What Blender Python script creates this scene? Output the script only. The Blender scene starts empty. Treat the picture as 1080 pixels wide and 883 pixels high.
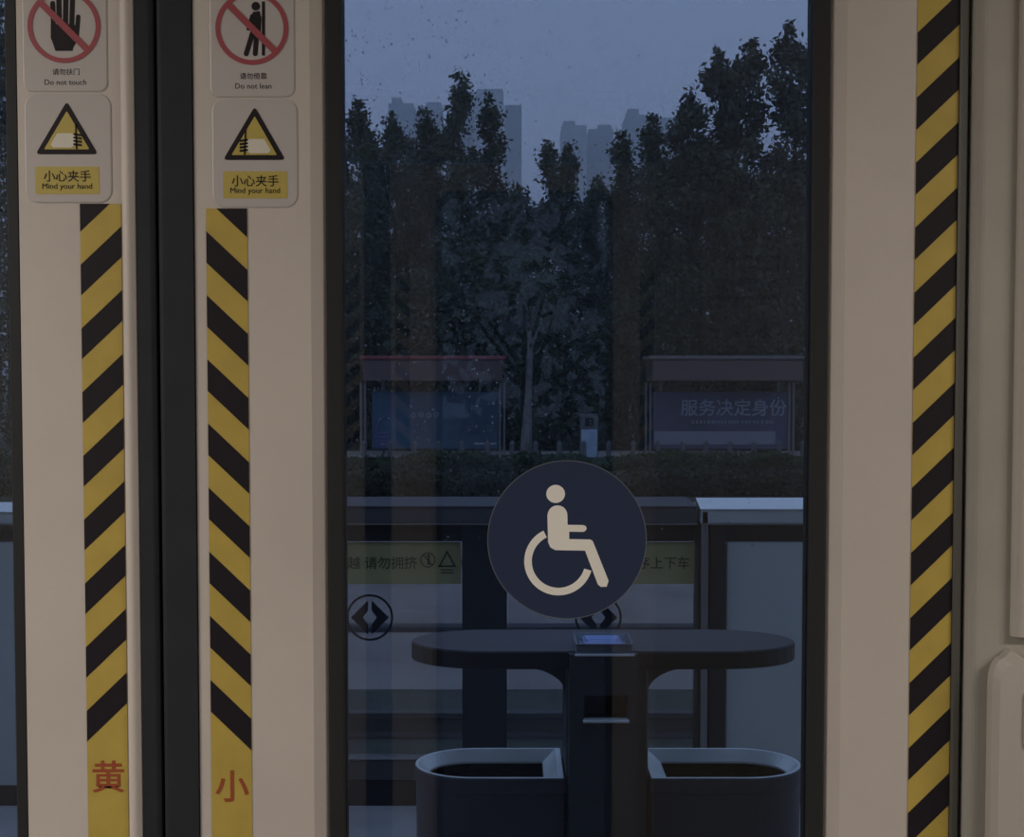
import bpy, math, random
from math import sin, cos, pi, radians
from mathutils import Vector, Matrix
random.seed(7)
SC = bpy.context.scene
COL = SC.collection

# ------------------------------------------------------------------ camera
F = 1200.0; W0, H0 = 1080, 883
PITCH = radians(2.06)
CZ = 1.6
cam_d = bpy.data.cameras.new('camera'); cam = bpy.data.objects.new('camera', cam_d)
COL.objects.link(cam); SC.camera = cam
cam_d.sensor_width = 36.0; cam_d.sensor_fit = 'HORIZONTAL'
cam_d.lens = F / W0 * 36.0
cam_d.clip_start = 0.02; cam_d.clip_end = 3000
cam.location = (0, 0, CZ); cam.rotation_euler = (pi/2 - PITCH, 0, 0)

# ------------------------------------------------------------------ world, lights, exposure
world = bpy.data.worlds.new('dusk_sky'); SC.world = world; world.use_nodes = True
wn = world.node_tree; wn.nodes.clear()
wo = wn.nodes.new('ShaderNodeOutputWorld'); wb = wn.nodes.new('ShaderNodeBackground')
tc = wn.nodes.new('ShaderNodeTexCoord'); sep = wn.nodes.new('ShaderNodeSeparateXYZ')
cr = wn.nodes.new('ShaderNodeValToRGB')
cr.color_ramp.elements[0].position = 0.0;  cr.color_ramp.elements[0].color = (0.31, 0.42, 0.71, 1)
cr.color_ramp.elements[1].position = 0.6; cr.color_ramp.elements[1].color = (0.25, 0.355, 0.60, 1)
wn.links.new(tc.outputs['Generated'], sep.inputs[0]); wn.links.new(sep.outputs['Z'], cr.inputs[0])
wn.links.new(cr.outputs[0], wb.inputs['Color']); wb.inputs['Strength'].default_value = 1.35
wn.links.new(wb.outputs[0], wo.inputs[0])

LAMP_POWER = (68, 50)
LAMP_X = (-2.3, 2.3)
LAMP_COL = (1.0, 0.92, 0.84)
SC.view_settings.view_transform = 'Standard'
SC.view_settings.look = 'None'
SC.view_settings.exposure = 0.0
SC.view_settings.gamma = 1.0
SC.view_settings.use_curve_mapping = False

# ------------------------------------------------------------------ helpers
def P(px, py, Y):
    """point on the vertical plane at distance Y that the photo shows at (px, py)"""
    c = (px - 540) / F; v = (441.5 - py) / F
    t = Y / (cos(PITCH) + v * sin(PITCH))
    return Vector((c * t, Y, CZ + t * (v * cos(PITCH) - sin(PITCH))))
def PX(px, Y): return P(px, 441.5, Y).x
def PZ(py, Y): return P(540, py, Y).z

def mat(name, col, rough=0.6, metal=0.0, var=0.0, vscale=30.0, bump=0.0, bscale=200.0, spec=0.5, coat=0.0):
    m = bpy.data.materials.new(name); m.use_nodes = True
    nt = m.node_tree; b = nt.nodes['Principled BSDF']
    b.inputs['Base Color'].default_value = (*col, 1)
    b.inputs['Roughness'].default_value = rough; b.inputs['Metallic'].default_value = metal
    b.inputs['Specular IOR Level'].default_value = spec
    b.inputs['Coat Weight'].default_value = coat
    if var or bump:
        co = nt.nodes.new('ShaderNodeTexCoord')
    if var:
        n = nt.nodes.new('ShaderNodeTexNoise'); n.inputs['Scale'].default_value = vscale
        n.inputs['Detail'].default_value = 5
        nt.links.new(co.outputs['Object'], n.inputs['Vector'])
        mr = nt.nodes.new('ShaderNodeMapRange')
        mr.inputs['From Min'].default_value = 0.3; mr.inputs['From Max'].default_value = 0.7
        mr.inputs['To Min'].default_value = 1 - var; mr.inputs['To Max'].default_value = 1 + var
        nt.links.new(n.outputs['Fac'], mr.inputs['Value'])
        hs = nt.nodes.new('ShaderNodeHueSaturation'); hs.inputs['Color'].default_value = (*col, 1)
        nt.links.new(mr.outputs[0], hs.inputs['Value']); nt.links.new(hs.outputs[0], b.inputs['Base Color'])
    if bump:
        n2 = nt.nodes.new('ShaderNodeTexNoise'); n2.inputs['Scale'].default_value = bscale
        nt.links.new(co.outputs['Object'], n2.inputs['Vector'])
        bp = nt.nodes.new('ShaderNodeBump'); bp.inputs['Strength'].default_value = bump
        bp.inputs['Distance'].default_value = 0.001
        nt.links.new(n2.outputs['Fac'], bp.inputs['Height']); nt.links.new(bp.outputs[0], b.inputs['Normal'])
    return m

def glass_mat(name, tint, ior=1.45, rough=0.0):
    m = bpy.data.materials.new(name); m.use_nodes = True
    nt = m.node_tree; nt.nodes.clear()
    o = nt.nodes.new('ShaderNodeOutputMaterial'); mx = nt.nodes.new('ShaderNodeMixShader')
    t = nt.nodes.new('ShaderNodeBsdfTransparent'); g = nt.nodes.new('ShaderNodeBsdfGlossy')
    f = nt.nodes.new('ShaderNodeFresnel'); f.inputs['IOR'].default_value = ior
    t.inputs['Color'].default_value = (*[math.sqrt(c) for c in tint], 1)
    g.inputs['Roughness'].default_value = rough
    nt.links.new(f.outputs[0], mx.inputs[0]); nt.links.new(t.outputs[0], mx.inputs[1])
    nt.links.new(g.outputs[0], mx.inputs[2]); nt.links.new(mx.outputs[0], o.inputs[0])
    return m

def film_mat(name, col, alpha, rough=0.5):
    m = bpy.data.materials.new(name); m.use_nodes = True
    nt = m.node_tree; nt.nodes.clear()
    o = nt.nodes.new('ShaderNodeOutputMaterial'); mx = nt.nodes.new('ShaderNodeMixShader')
    t = nt.nodes.new('ShaderNodeBsdfTransparent'); d = nt.nodes.new('ShaderNodeBsdfDiffuse')
    d.inputs['Color'].default_value = (*col, 1); mx.inputs[0].default_value = alpha
    nt.links.new(t.outputs[0], mx.inputs[1]); nt.links.new(d.outputs[0], mx.inputs[2]); nt.links.new(mx.outputs[0], o.inputs[0])
    return m

M = {}
M['panel'] = mat('door_paint', (0.535, 0.48, 0.435), 0.55, var=0.035, vscale=6, bump=0.25, bscale=900)
M['wallp'] = mat('wall_plastic', (0.33, 0.31, 0.27), 0.6, var=0.07, vscale=9, bump=0.2, bscale=500)
M['wallp2'] = mat('moulded_plastic', (0.43, 0.39, 0.345), 0.5, var=0.04, vscale=9, bump=0.2, bscale=500)
M['white'] = mat('cabin_white', (0.62, 0.6, 0.56), 0.6)
M['cabfloor'] = mat('cabin_floor_vinyl', (0.12, 0.12, 0.13), 0.5, var=0.3, vscale=300)
M['rubber'] = mat('door_rubber', (0.019, 0.021, 0.026), 0.7, var=0.1, vscale=20, spec=.3)
M['frame'] = mat('window_gasket', (0.020, 0.021, 0.022), 0.6, spec=.3)
M['post'] = mat('dark_olive_strip', (0.075, 0.07, 0.06), 0.5)
M['glass'] = glass_mat('tinted_window_glass', (0.44, 0.45, 0.46))
M['yellow'] = mat('tape_yellow', (0.46, 0.335, 0.065), 0.5, var=0.08, vscale=25)
M['worn'] = mat('worn_tape_yellow', (0.34, 0.29, 0.16), 0.6)  # yellow dulled so the opposite tapes reflect only faintly in the glass
M['black'] = mat('tape_black', (0.012, 0.009, 0.013), 0.6, spec=.25)
M['red'] = mat('print_red', (0.31, 0.065, 0.022), 0.5)
M['signred'] = mat('sign_red', (0.32, 0.06, 0.075), 0.5)
M['sticker'] = mat('sticker_film', (0.47, 0.435, 0.42), 0.45, spec=0.5)
M['ink'] = mat('sign_black', (0.014, 0.010, 0.013), 0.6, spec=.25)
M['signyellow'] = mat('sign_yellow', (0.47, 0.37, 0.085), 0.5)
M['navy'] = mat('decal_navy', (0.026, 0.038, 0.083), 0.6, spec=.2)
M['navyrim'] = mat('decal_edge', (0.12, 0.13, 0.15), 0.5)
M['cream'] = mat('decal_cream', (0.88, 0.85, 0.77), 0.5)
M['pale'] = mat('icon_cream', (0.66, 0.62, 0.53), 0.5)
M['fadeink'] = mat('faded_print', (0.27, 0.25, 0.24), 0.6)  # print greyed to weaken its reflection in the window

# mesh builder ------------------------------------------------------
class MB:
    def __init__(s): s.v = []; s.f = []; s.m = []; s.sm = []
    def add(s, vs, fs, mi=0, smooth=False):
        b = len(s.v); s.v += [tuple(v) for v in vs]
        for f in fs: s.f.append([b + i for i in f]); s.m.append(mi); s.sm.append(smooth)
        return s
    def box(s, x0, x1, y0, y1, z0, z1, mi=0):
        vs = [(x0,y0,z0),(x1,y0,z0),(x1,y1,z0),(x0,y1,z0),(x0,y0,z1),(x1,y0,z1),(x1,y1,z1),(x0,y1,z1)]
        return s.add(vs, [(0,3,2,1),(4,5,6,7),(0,1,5,4),(1,2,6,5),(2,3,7,6),(3,0,4,7)], mi)
    def cbox(s, x0, x1, y0, y1, z0, z1, c=0.004, mi=0):
        """box with chamfered edges"""
        xs = (x0, x1); ys = (y0, y1); zs = (z0, z1); vs = []; idx = {}
        for i in (0,1):
            for j in (0,1):
                for k in (0,1):
                    sx = c if i == 0 else -c; sy = c if j == 0 else -c; sz = c if k == 0 else -c
                    for a, p in enumerate(((xs[i], ys[j]+sy, zs[k]+sz), (xs[i]+sx, ys[j], zs[k]+sz), (xs[i]+sx, ys[j]+sy, zs[k]))):
                        idx[(i,j,k,a)] = len(vs); vs.append(p)
        fs = []
        for a in range(3):
            for sd in (0,1):
                o = [(0,0),(1,0),(1,1),(0,1)]
                def key(p, q):
                    t = [p, q]; t.insert(a, sd); return (t[0], t[1], t[2], a)
                fs.append([idx[key(p, q)] for p, q in o])
        for i in (0,1):
            for j in (0,1):
                fs.append([idx[(i,j,0,0)], idx[(i,j,1,0)], idx[(i,j,1,1)], idx[(i,j,0,1)]])
                fs.append([idx[(i,0,j,0)], idx[(i,1,j,0)], idx[(i,1,j,2)], idx[(i,0,j,2)]])
                fs.append([idx[(0,i,j,1)], idx[(1,i,j,1)], idx[(1,i,j,2)], idx[(0,i,j,2)]])
                for k in (0,1): fs.append([idx[(i,j,k,0)], idx[(i,j,k,1)], idx[(i,j,k,2)]])
        return s.add(vs, fs, mi)
    def prism_xz(s, pts, y0, y1, mi=0):
        """outline in the x,z plane, extruded from y0 to y1"""
        n = len(pts)
        vs = [(x, y0, z) for x, z in pts] + [(x, y1, z) for x, z in pts]
        fs = [list(range(n)), list(range(2*n-1, n-1, -1))] + [(i, n+i, n+(i+1) % n, (i+1) % n) for i in range(n)]
        return s.add(vs, fs, mi)
    def prism_xy(s, pts, z0, z1, mi=0):
        n = len(pts)
        vs = [(x, y, z0) for x, y in pts] + [(x, y, z1) for x, y in pts]
        fs = [list(range(n-1, -1, -1)), list(range(n, 2*n))] + [(i, (i+1) % n, n+(i+1) % n, n+i) for i in range(n)]
        return s.add(vs, fs, mi)
    def ring_xz(s, cx, cz, ro, ri, y0, y1, a0=0, a1=2*pi, n=48, mi=0):
        full = abs(a1 - a0 - 2*pi) < 1e-6
        k = n if full else n + 1
        vs = []
        for i in range(k):
            a = a0 + (a1 - a0) * i / n
            for r, y in ((ro, y0), (ri, y0), (ri, y1), (ro, y1)): vs.append((cx + r*cos(a), y, cz + r*sin(a)))
        fs = []
        for i in range(n):
            a = i*4; b = ((i+1) % k)*4
            for q in range(4): fs.append((a+q, b+q, b+(q+1) % 4, a+(q+1) % 4))
        if not full: fs += [(0,1,2,3), (4*n+3, 4*n+2, 4*n+1, 4*n)]
        return s.add(vs, fs, mi)
    def loft(s, loops, mi=0, close=False, cap0=False, cap1=False, smooth=False):
        n = len(loops[0]); vs = [p for l in loops for p in l]; fs = []
        rng = range(len(loops)) if close else range(len(loops)-1)
        for k in rng:
            k2 = (k+1) % len(loops)
            for i in range(n): fs.append((k*n+i, k*n+(i+1) % n, k2*n+(i+1) % n, k2*n+i))
        if cap0: fs.append(list(range(n-1, -1, -1)))
        if cap1: fs.append([(len(loops)-1)*n+i for i in range(n)])
        return s.add(vs, fs, mi, smooth)
    def tube(s, p0, p1, r0, r1=None, n=10, mi=0):
        r1 = r0 if r1 is None else r1
        p0 = Vector(p0); p1 = Vector(p1); d = (p1-p0).normalized()
        a = d.orthogonal().normalized(); b = d.cross(a)
        L = [[p + (a*cos(2*pi*i/n) + b*sin(2*pi*i/n))*r for i in range(n)] for p, r in ((p0, r0), (p1, r1))]
        return s.loft(L, mi, cap0=True, cap1=True, smooth=False)
    def build(s, name, mats, parent=None, label=None):
        me = bpy.data.meshes.new(name); me.from_pydata(s.v, [], s.f)
        if not isinstance(mats, (list, tuple)): mats = [mats]
        for m in mats: me.materials.append(m)
        me.polygons.foreach_set('material_index', s.m); me.polygons.foreach_set('use_smooth', s.sm)
        me.update()
        o = bpy.data.objects.new(name, me); COL.objects.link(o)
        if parent: 
            o.parent = parent; o.matrix_parent_inverse = Matrix.Translation(-Vector(parent.location))
        if label: o['label'] = label
        return o

def tag(o, label=None, cat=None, group=None, kind=None):
    if label: o['label'] = label
    if cat: o['category'] = cat
    if group: o['group'] = group
    if kind: o['kind'] = kind
    return o
def empty(name, loc, label=None, cat=None, group=None, kind=None):
    o = bpy.data.objects.new(name, None); COL.objects.link(o); o.location = loc; o.empty_display_size = 0.1
    return tag(o, label, cat, group, kind)
def fix_normals(o):
    import bmesh
    bm = bmesh.new(); bm.from_mesh(o.data); bmesh.ops.recalc_face_normals(bm, faces=bm.faces[:]); bm.to_mesh(o.data); bm.free()
    return o
def text(name, s, x, z, size, y, m, parent, xscale=1.0, flip=False, bold=0.0, thick=0.0002):
    """lettering facing the cabin (-y) or, flipped, facing +y; centred on x, z"""
    cu = bpy.data.curves.new(name, 'FONT'); cu.body = s; cu.size = size; cu.extrude = thick; cu.offset = bold
    cu.align_x = 'CENTER'; cu.align_y = 'CENTER'; cu.resolution_u = 3
    t = bpy.data.objects.new(name, cu); COL.objects.link(t)
    bpy.context.view_layer.update()
    dg = bpy.context.evaluated_depsgraph_get()
    me = bpy.data.meshes.new_from_object(t.evaluated_get(dg))
    bpy.data.objects.remove(t)
    xs = [v.co.x for v in me.vertices]; ys = [v.co.y for v in me.vertices]
    mx = (max(xs)+min(xs))/2; my = (max(ys)+min(ys))/2
    sgn = -1 if flip else 1
    for v in me.vertices:
        a, b, c = v.co
        v.co = (x + sgn*(a-mx)*xscale, y - sgn*c, z + (b-my))
    me.materials.clear(); me.materials.append(m); me.name = name
    o = bpy.data.objects.new(name, me); COL.objects.link(o)
    if parent: o.parent = parent; o.matrix_parent_inverse = Matrix.Translation(-Vector(parent.location))
    return o
def rrect(x0, x1, z0, z1, r, n=6):
    pts = []
    for cx, cz, a in ((x1-r, z1-r, 0), (x0+r, z1-r, pi/2), (x0+r, z0+r, pi), (x1-r, z0+r, 3*pi/2)):
        for i in range(n+1):
            t = a + pi/2*i/n; pts.append((cx + r*cos(t), cz + r*sin(t)))
    return pts

# ------------------------------------------------------------------ the tram cabin: doors
YD = 1.2         # inner face of the near doors
YO = -1.0        # inner face of the opposite doors
CX = PX(167.5, YD)
DZ0, DZ1 = 0.03, 2.24
RT = dict(rub=.0385, pan1=.1615, bev=.1765, fr=.1935, gl=.6895, fr2=.7075, bev2=.7225, end=.8385)
LF = dict(rub=.0205, pan1=.1440, bev=.1460, fr=.1600, gl=.6895, fr2=.7075, bev2=.7225, end=.8385)

def make_leaf(name, side, yf, fac, T, cx):
    """one door leaf: side = +1/-1 along x, fac = +1 when outdoors lies towards +y"""
    root = empty(name, (cx + side*0.42, yf, 0), kind='structure')
    X = lambda u: cx + side*u
    Yy = lambda d: yf + fac*d
    def loop(u0, u1, z0, z1, r, d):
        return [(X(u), Yy(d), z) for u, z in rrect(u0, u1, z0, z1, r)]
    wz0, wz1 = 0.10, 2.16
    mb = MB()
    o0 = loop(T['rub'], T['end'], DZ0, DZ1, .003, .036); o1 = loop(T['rub'], T['end'], DZ0, DZ1, .003, 0.002)
    o1b = loop(T['rub']+.0015, T['end']-.0015, DZ0+.0015, DZ1-.0015, .003, 0)
    i0 = loop(T['pan1'], T['bev2'], wz0-.015, wz1+.015, .05, 0)
    i1 = loop(T['bev'], T['fr2'], wz0, wz1, .04, .011)
    i2 = loop(T['bev'], T['fr2'], wz0, wz1, .04, .036)
    mb.loft([o0, o1, o1b, i0, i1, i2], close=True)
    fix_normals(mb.build('door_panel', M['panel'], root))
    fr = MB()
    g = [loop(T['bev'], T['fr2'], wz0, wz1, .04, .034), loop(T['bev'], T['fr2'], wz0, wz1, .04, .009),
         loop(T['bev']+.002, T['fr2']-.002, wz0+.002, wz1-.002, .04, .006),
         loop(T['fr']-.002, T['gl']+.002, wz0+.016, wz1-.016, .03, .006),
         loop(T['fr'], T['gl'], wz0+.018, wz1-.018, .03, .009), loop(T['fr'], T['gl'], wz0+.018, wz1-.018, .03, .034)]
    fr.loft(g, close=True)
    fix_normals(fr.build('window_gasket', M['frame'], root))
    gb = MB(); a, b = sorted((X(T['fr']-.004), X(T['gl']+.004))); ya, yb = sorted((Yy(.014), Yy(.019)))
    gb.box(a, b, ya, yb, wz0+.012, wz1-.012)
    gb.build('window_glass', M['glass'], root)
    # rubber nosing: rounded profile
    rb = MB(); n = 8; prof = []
    w = T['rub']
    for i in range(n+1):
        t = pi/2*i/n
        prof.append((.0008 + .006*(1-sin(t)), -.001 + .008*(1-cos(t)) ))
    prof = [(w, -.001)] + [(u, d) for u, d in prof[::-1]] if False else \
        [(w, -.002), (.007, -.002)] + [(.0008 + .0062*(1-sin(pi/2*i/n)), -.002 + .008*(1-cos(pi/2*i/n))) for i in range(1, n+1)] + [(.0008, .034), (w, .034)]
    L = [[(X(u), Yy(d), z) for u, d in prof] for z in (DZ0, DZ1)]
    rb.loft(L, cap0=True, cap1=True)
    fix_normals(rb.build('rubber_nosing', M['rubber'], root))
    return root

door1 = make_leaf('door_1', -1, YD, 1, LF, CX)
door2 = make_leaf('door_2', +1, YD, 1, RT, CX)
door3 = make_leaf('door_3', +1, YO, -1, RT, -.405)
door4 = make_leaf('door_4', -1, YO, -1, RT, -.405)
# stainless edge strip on the left leaf, beside the nosing
mb = MB(); x0, x1 = PX(131.5, YD), PX(146.5, YD); n = 10
prof = [(x0, YD)] + [(x0 + (x1-x0)*i/n, YD - .0055*sin(pi*i/n)**.7) for i in range(1, n)] + [(x1, YD)]
mb.loft([[(x, y, z) for x, y in prof] for z in (DZ0+.002, DZ1-.002)], cap0=True, cap1=True)
fix_normals(mb.build('edge_strip', M['panel'], door1))
# dark trailing edge strip on the right leaf
mb = MB(); mb.cbox(PX(1006.5, YD), PX(1015.5, YD), YD-.004, YD+.03, DZ0, DZ1, .002)
mb.build('edge_strip', M['post'], door2, 'dark olive edge strip')

# walls of the cabin ------------------------------------------------
CEI = 2.45
def wall(name, x0, x1, yf, fac, hx0, hx1):
    mb = MB()
    ya, yb = sorted((yf, yf + fac*.07))
    mb.box(x0, hx0, ya, yb, 0, CEI); mb.box(hx1, x1, ya, yb, 0, CEI); mb.box(hx0, hx1, ya, yb, 2.26, CEI)
    return tag(mb.build(name, M['wallp']), kind='structure')
hx1 = PX(1019, YD)
mb = MB(); ya = YD-.012
mb.box(-4, CX-.86, ya, ya+.1, 0, CEI); mb.box(CX-.86, hx1, ya, ya+.1, 2.26, CEI)
n = 6; r = .012                      # rounded edge beside the door gap
pts = [(hx1, ya+.1)] + [(hx1 + r*(1-cos(pi/2*i/n)), ya + r*(1-sin(pi/2*i/n))) for i in range(n+1)] + [(4, ya), (4, ya+.1)]
mb.prism_xy(pts, 0, CEI)
tag(fix_normals(mb.build('wall_front', M['wallp'])), kind='structure')
mb = MB(); mb.box(-4, -1.2440, YO-.1, YO, 0, CEI); mb.box(.4340, 4, YO-.1, YO, 0, CEI); mb.box(-1.2440, .4340, YO-.1, YO, 2.26, CEI)
tag(mb.build('wall_back', M['wallp']), kind='structure')
mb = MB(); mb.box(-4.08, -4, YO-.1, YD+.088, 0, CEI); tag(mb.build('wall_left', M['wallp']), kind='structure')
mb = MB(); mb.box(4, 4.08, YO-.1, YD+.088, 0, CEI); tag(mb.build('wall_right', M['wallp']), kind='structure')
mb = MB(); mb.box(-4.08, 4.08, YO-.1, YD+.088, -.25, 0); tag(mb.build('floor', M['cabfloor']), kind='structure')
mb = MB(); mb.box(-4.08, 4.08, YO-.1, YD+.088, CEI, CEI+.12); tag(mb.build('ceiling', M['white']), kind='structure')
# black strip added for the shade in the gap at the trailing edge
mb = MB(); mb.box(PX(1015.5, YD)+.0006, hx1-.0006, YD+.012, YD+.03, DZ0, DZ1)
tag(mb.build('trim_1', M['black']), kind='structure')

# ceiling lamps over the seating bays on both sides
def emat(name, col, st):
    m = bpy.data.materials.new(name); m.use_nodes = True; b = m.node_tree.nodes['Principled BSDF']
    b.inputs['Emission Color'].default_value = (*col, 1); b.inputs['Emission Strength'].default_value = st
    b.inputs['Base Color'].default_value = (.8, .8, .8, 1); return m
M['lamp'] = emat('lamp_diffuser', LAMP_COL, 1.5)
for i, lx in enumerate(LAMP_X):
    r = empty('ceiling_lamp', (lx, 0.1, CEI), ['long warm ceiling lamp left of the doors', 'long warm ceiling lamp right of the doors'][i], 'lamp', 'ceiling lamps of the cabin')
    MB().cbox(lx-.75, lx+.75, .02, .18, CEI-.03, CEI-.001, .004).build('lamp_housing', M['white'], r)
    MB().box(lx-.72, lx+.72, .035, .165, CEI-.036, CEI-.031).build('diffuser', M['lamp'], r)
    l = bpy.data.lights.new('lamp_light', 'AREA'); l.shape = 'RECTANGLE'; l.size = 1.4; l.size_y = .12
    l.energy = LAMP_POWER[i]; l.color = LAMP_COL
    lo = bpy.data.objects.new('lamp_light', l); COL.objects.link(lo); lo.location = (0, 0, -.045); lo.parent = r

# moulded cover and grab rail at the right edge ----------------------
mb = MB(); ym = YD - .012
a = PX(1054, ym-.02); zt = PZ(676, ym-.02)
out = [(a, .2), (a, zt-.05)] + [(a + .012*(1-cos(t)), zt-.05 + .03*sin(t)) for t in (pi/8, pi/4, 3*pi/8, pi/2)] + [(a+.02, zt-.012), (a+.035, zt-.022), (a+.06, zt-.028), (a+.22, zt-.028), (a+.22, .2)]
def shrink(pts, d):
    cx = sum(p[0] for p in pts)/len(pts); cz = sum(p[1] for p in pts)/len(pts)
    return [(p[0] + (d if p[0] < cx else -d), p[1] + (d if p[1] < cz else -d)) for p in pts]
mb.loft([[(x, ym, z) for x, z in out], [(x, ym-.012, z) for x, z in out], [(x, ym-.02, z) for x, z in shrink(out, .005)]], cap1=True, cap0=True)
# raised round-backed rib along the cover
cover = empty('wall_cover', (a+.11, ym, .2), 'beige moulded plastic cover on the wall right of the striped door', 'wall cover')
fix_normals(mb.build('cover_shell', M['wallp2'], cover))
mb = MB(); mb.prism_xz(rrect(a+.030, a+.16, PZ(785, ym), PZ(722, ym), .008), ym-.0215, ym-.0195)
mb.build('recess_plate', M['wallp2'], cover)
mb = MB(); xt = PX(1073, ym-.01); r_ = .01; n = 6
pts = [(xt, ym+.001)] + [(xt + r_*(1-cos(pi/2*i/n)), ym - r_*sin(pi/2*i/n)) for i in range(n+1)] + [(xt+.5, ym-r_), (xt+.5, ym+.001)]
mb.prism_xy(pts, zt+.001, CEI-.001)
o = fix_normals(mb.build('trim_2', M['wallp2'])); o['kind'] = 'structure'
# ------------------------------------------------------------------ striped tapes
def tape(pxl, pxr, ytop, ybot, anchor, pitch, bh, slope, ystripe_end, label, char=None, charpos=None, Y=YD, cutoff_first=True):
    """yellow tape with slanting black bars; anchor = photo row of a bar's top on the tape's left edge;
    slope = rows the bar falls from left edge to right edge (negative: rises)"""
    x0, x1 = PX(pxl, Y), PX(pxr, Y); zt, zb = PZ(ytop, Y), PZ(ybot, Y)
    t = empty('hazard_tape', ((x0+x1)/2, Y, zb), label, 'hazard tape', 'black and yellow tapes on the near doors')
    mb = MB(); th = .0006
    mb.box(x0, x1, Y-th, Y-.00005, zb, zt, 0)
    k = -12
    while k < 40:
        ya = anchor + k*pitch; k += 1
        if ya + bh + max(0, slope) < ytop - 1 or ya + bh + max(slope, 0) > ystripe_end + 2: continue
        poly = [(x0, PZ(ya, Y)), (x1, PZ(ya+slope, Y)), (x1, PZ(ya+slope+bh, Y)), (x0, PZ(ya+bh, Y))]
        # clip to the top of the tape
        out = []
        for i in range(4):
            p, q = poly[i], poly[(i+1) % 4]
            if p[1] <= zt: out.append(p)
            if (p[1] <= zt) != (q[1] <= zt):
                s = (zt - p[1])/(q[1]-p[1]); out.append((p[0]+s*(q[0]-p[0]), zt))
        if len(out) >= 3: mb.prism_xz(out, Y-th-.0002, Y-th+.0001, 1)
    fix_normals(mb.build('tape_band', [M['yellow'], M['black']], t))
    if char: text('lettering', char, PX(charpos[0], Y), PZ(charpos[1], Y), .0365, Y-th-.0002, M['red'], t, bold=.0004)
    return t
tape(87.5, 130.5, 215, 1500, 413.8, 67.2, 32.3, -40.5, 785, 'black and yellow striped tape with a red character, left of the rubber door seam', '黄', (109.5, 819))
tape(219.5, 262.5, 220, 1500, 649.5, 67.6, 33.3, 41, 795, 'black and yellow striped tape with a red character, right of the rubber door seam', '小', (241.5, 829))
tape(962.5, 1006, -140, 1500, 34.5, 68.6, 34, -42.5, 2000, 'black and yellow striped tape at the far right, on the edge of the wide door')

# ------------------------------------------------------------------ stickers
def in2(cx, cy, Y):                        # photo pixel -> x,z on plane Y (for outlines given in pixels)
    def f(x, y): p = P(x, y, Y); return (p.x, p.z)
    return f
def sticker_base(name, x0, y0, x1, y1, r, label, cat, Y=YD):
    q0 = P(x0, y1, Y); q1 = P(x1, y0, Y)
    t = empty(name, ((q0.x+q1.x)/2, Y, q0.z), label, cat, 'safety stickers at the top of the near doors')
    mb = MB(); rm = r*.001
    o = rrect(q0.x, q1.x, q0.z, q1.z, rm); i = rrect(q0.x+.0012, q1.x-.0012, q0.z+.0012, q1.z-.0012, rm-.001)
    mb.loft([[(x, Y-.0001, z) for x, z in o], [(x, Y-.0006, z) for x, z in o], [(x, Y-.0011, z) for x, z in i]], cap0=True, cap1=True)
    fix_normals(mb.build('sticker_film', M['sticker'], t))
    return t
def pz(pts, Y=YD): return [(P(x, y, Y).x, P(x, y, Y).z) for x, y in pts]
def stroke_px(mb, a, b, w, y0, y1, mi=0, Y=YD):
    ax, az = P(*a, Y).x, P(*a, Y).z; bx, bz = P(*b, Y).x, P(*b, Y).z
    dx, dz = bx-ax, bz-az; L = math.hypot(dx, dz); nx, nz = -dz/L*w/2, dx/L*w/2
    # round ended bar
    pts = []; ang = math.atan2(dz, dx)
    for i in range(7): t = ang - pi/2 + pi*i/6; pts.append((bx + w/2*cos(t), bz + w/2*sin(t)))
    for i in range(7): t = ang + pi/2 + pi*i/6; pts.append((ax + w/2*cos(t), az + w/2*sin(t)))
    mb.prism_xz(pts, y0, y1, mi)
F0 = YD-.0011
def prohibition(t, cx, cy, r=38.0):
    p = P(cx, cy, YD); mb = MB()
    mb.ring_xz(p.x, p.z, r*.001, (r-5)*.001, F0-.0006, F0-.0003)
    s = (r-4)*.7071
    stroke_px(mb, (cx-s, cy-s), (cx+s, cy+s), .0068, F0-.0007, F0-.0003)
    fix_normals(mb.build('prohibition_ring', M['signred'], t))
up1 = sticker_base('warning_sticker', 25, -52, 112, 97, 9, 'pale sticker with a crossed out black hand, at the top left', 'sticker')
prohibition(up1, 68, 28)
mb = MB()      # raised hand, fingers up
for a, b, w in (((57, 30), (56, 4), 5.2), ((63, 28), (62.5, -6), 5.4), ((69.5, 28), (70, -8), 5.4), ((76, 30), (77, -2), 5.2), ((81, 42), (83, 18), 4.6)):
    stroke_px(mb, a, b, w*.001, F0-.00025, F0)
mb.prism_xz(pz([(54, 26), (79, 26), (83, 38), (82, 43), (78, 50), (77, 54), (59, 54), (57, 48), (54, 40)]), F0-.00032, F0)
fix_normals(mb.build('hand_icon', M['ink'], up1))
text('lettering', '请勿扶门', P(70, 76, YD).x, P(70, 76, YD).z, .0072, F0, M['ink'], up1, bold=.00003)
text('lettering', 'Do not touch', P(69.5, 87, YD).x, P(69.5, 87, YD).z, .0080, F0, M['ink'], up1)

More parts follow.
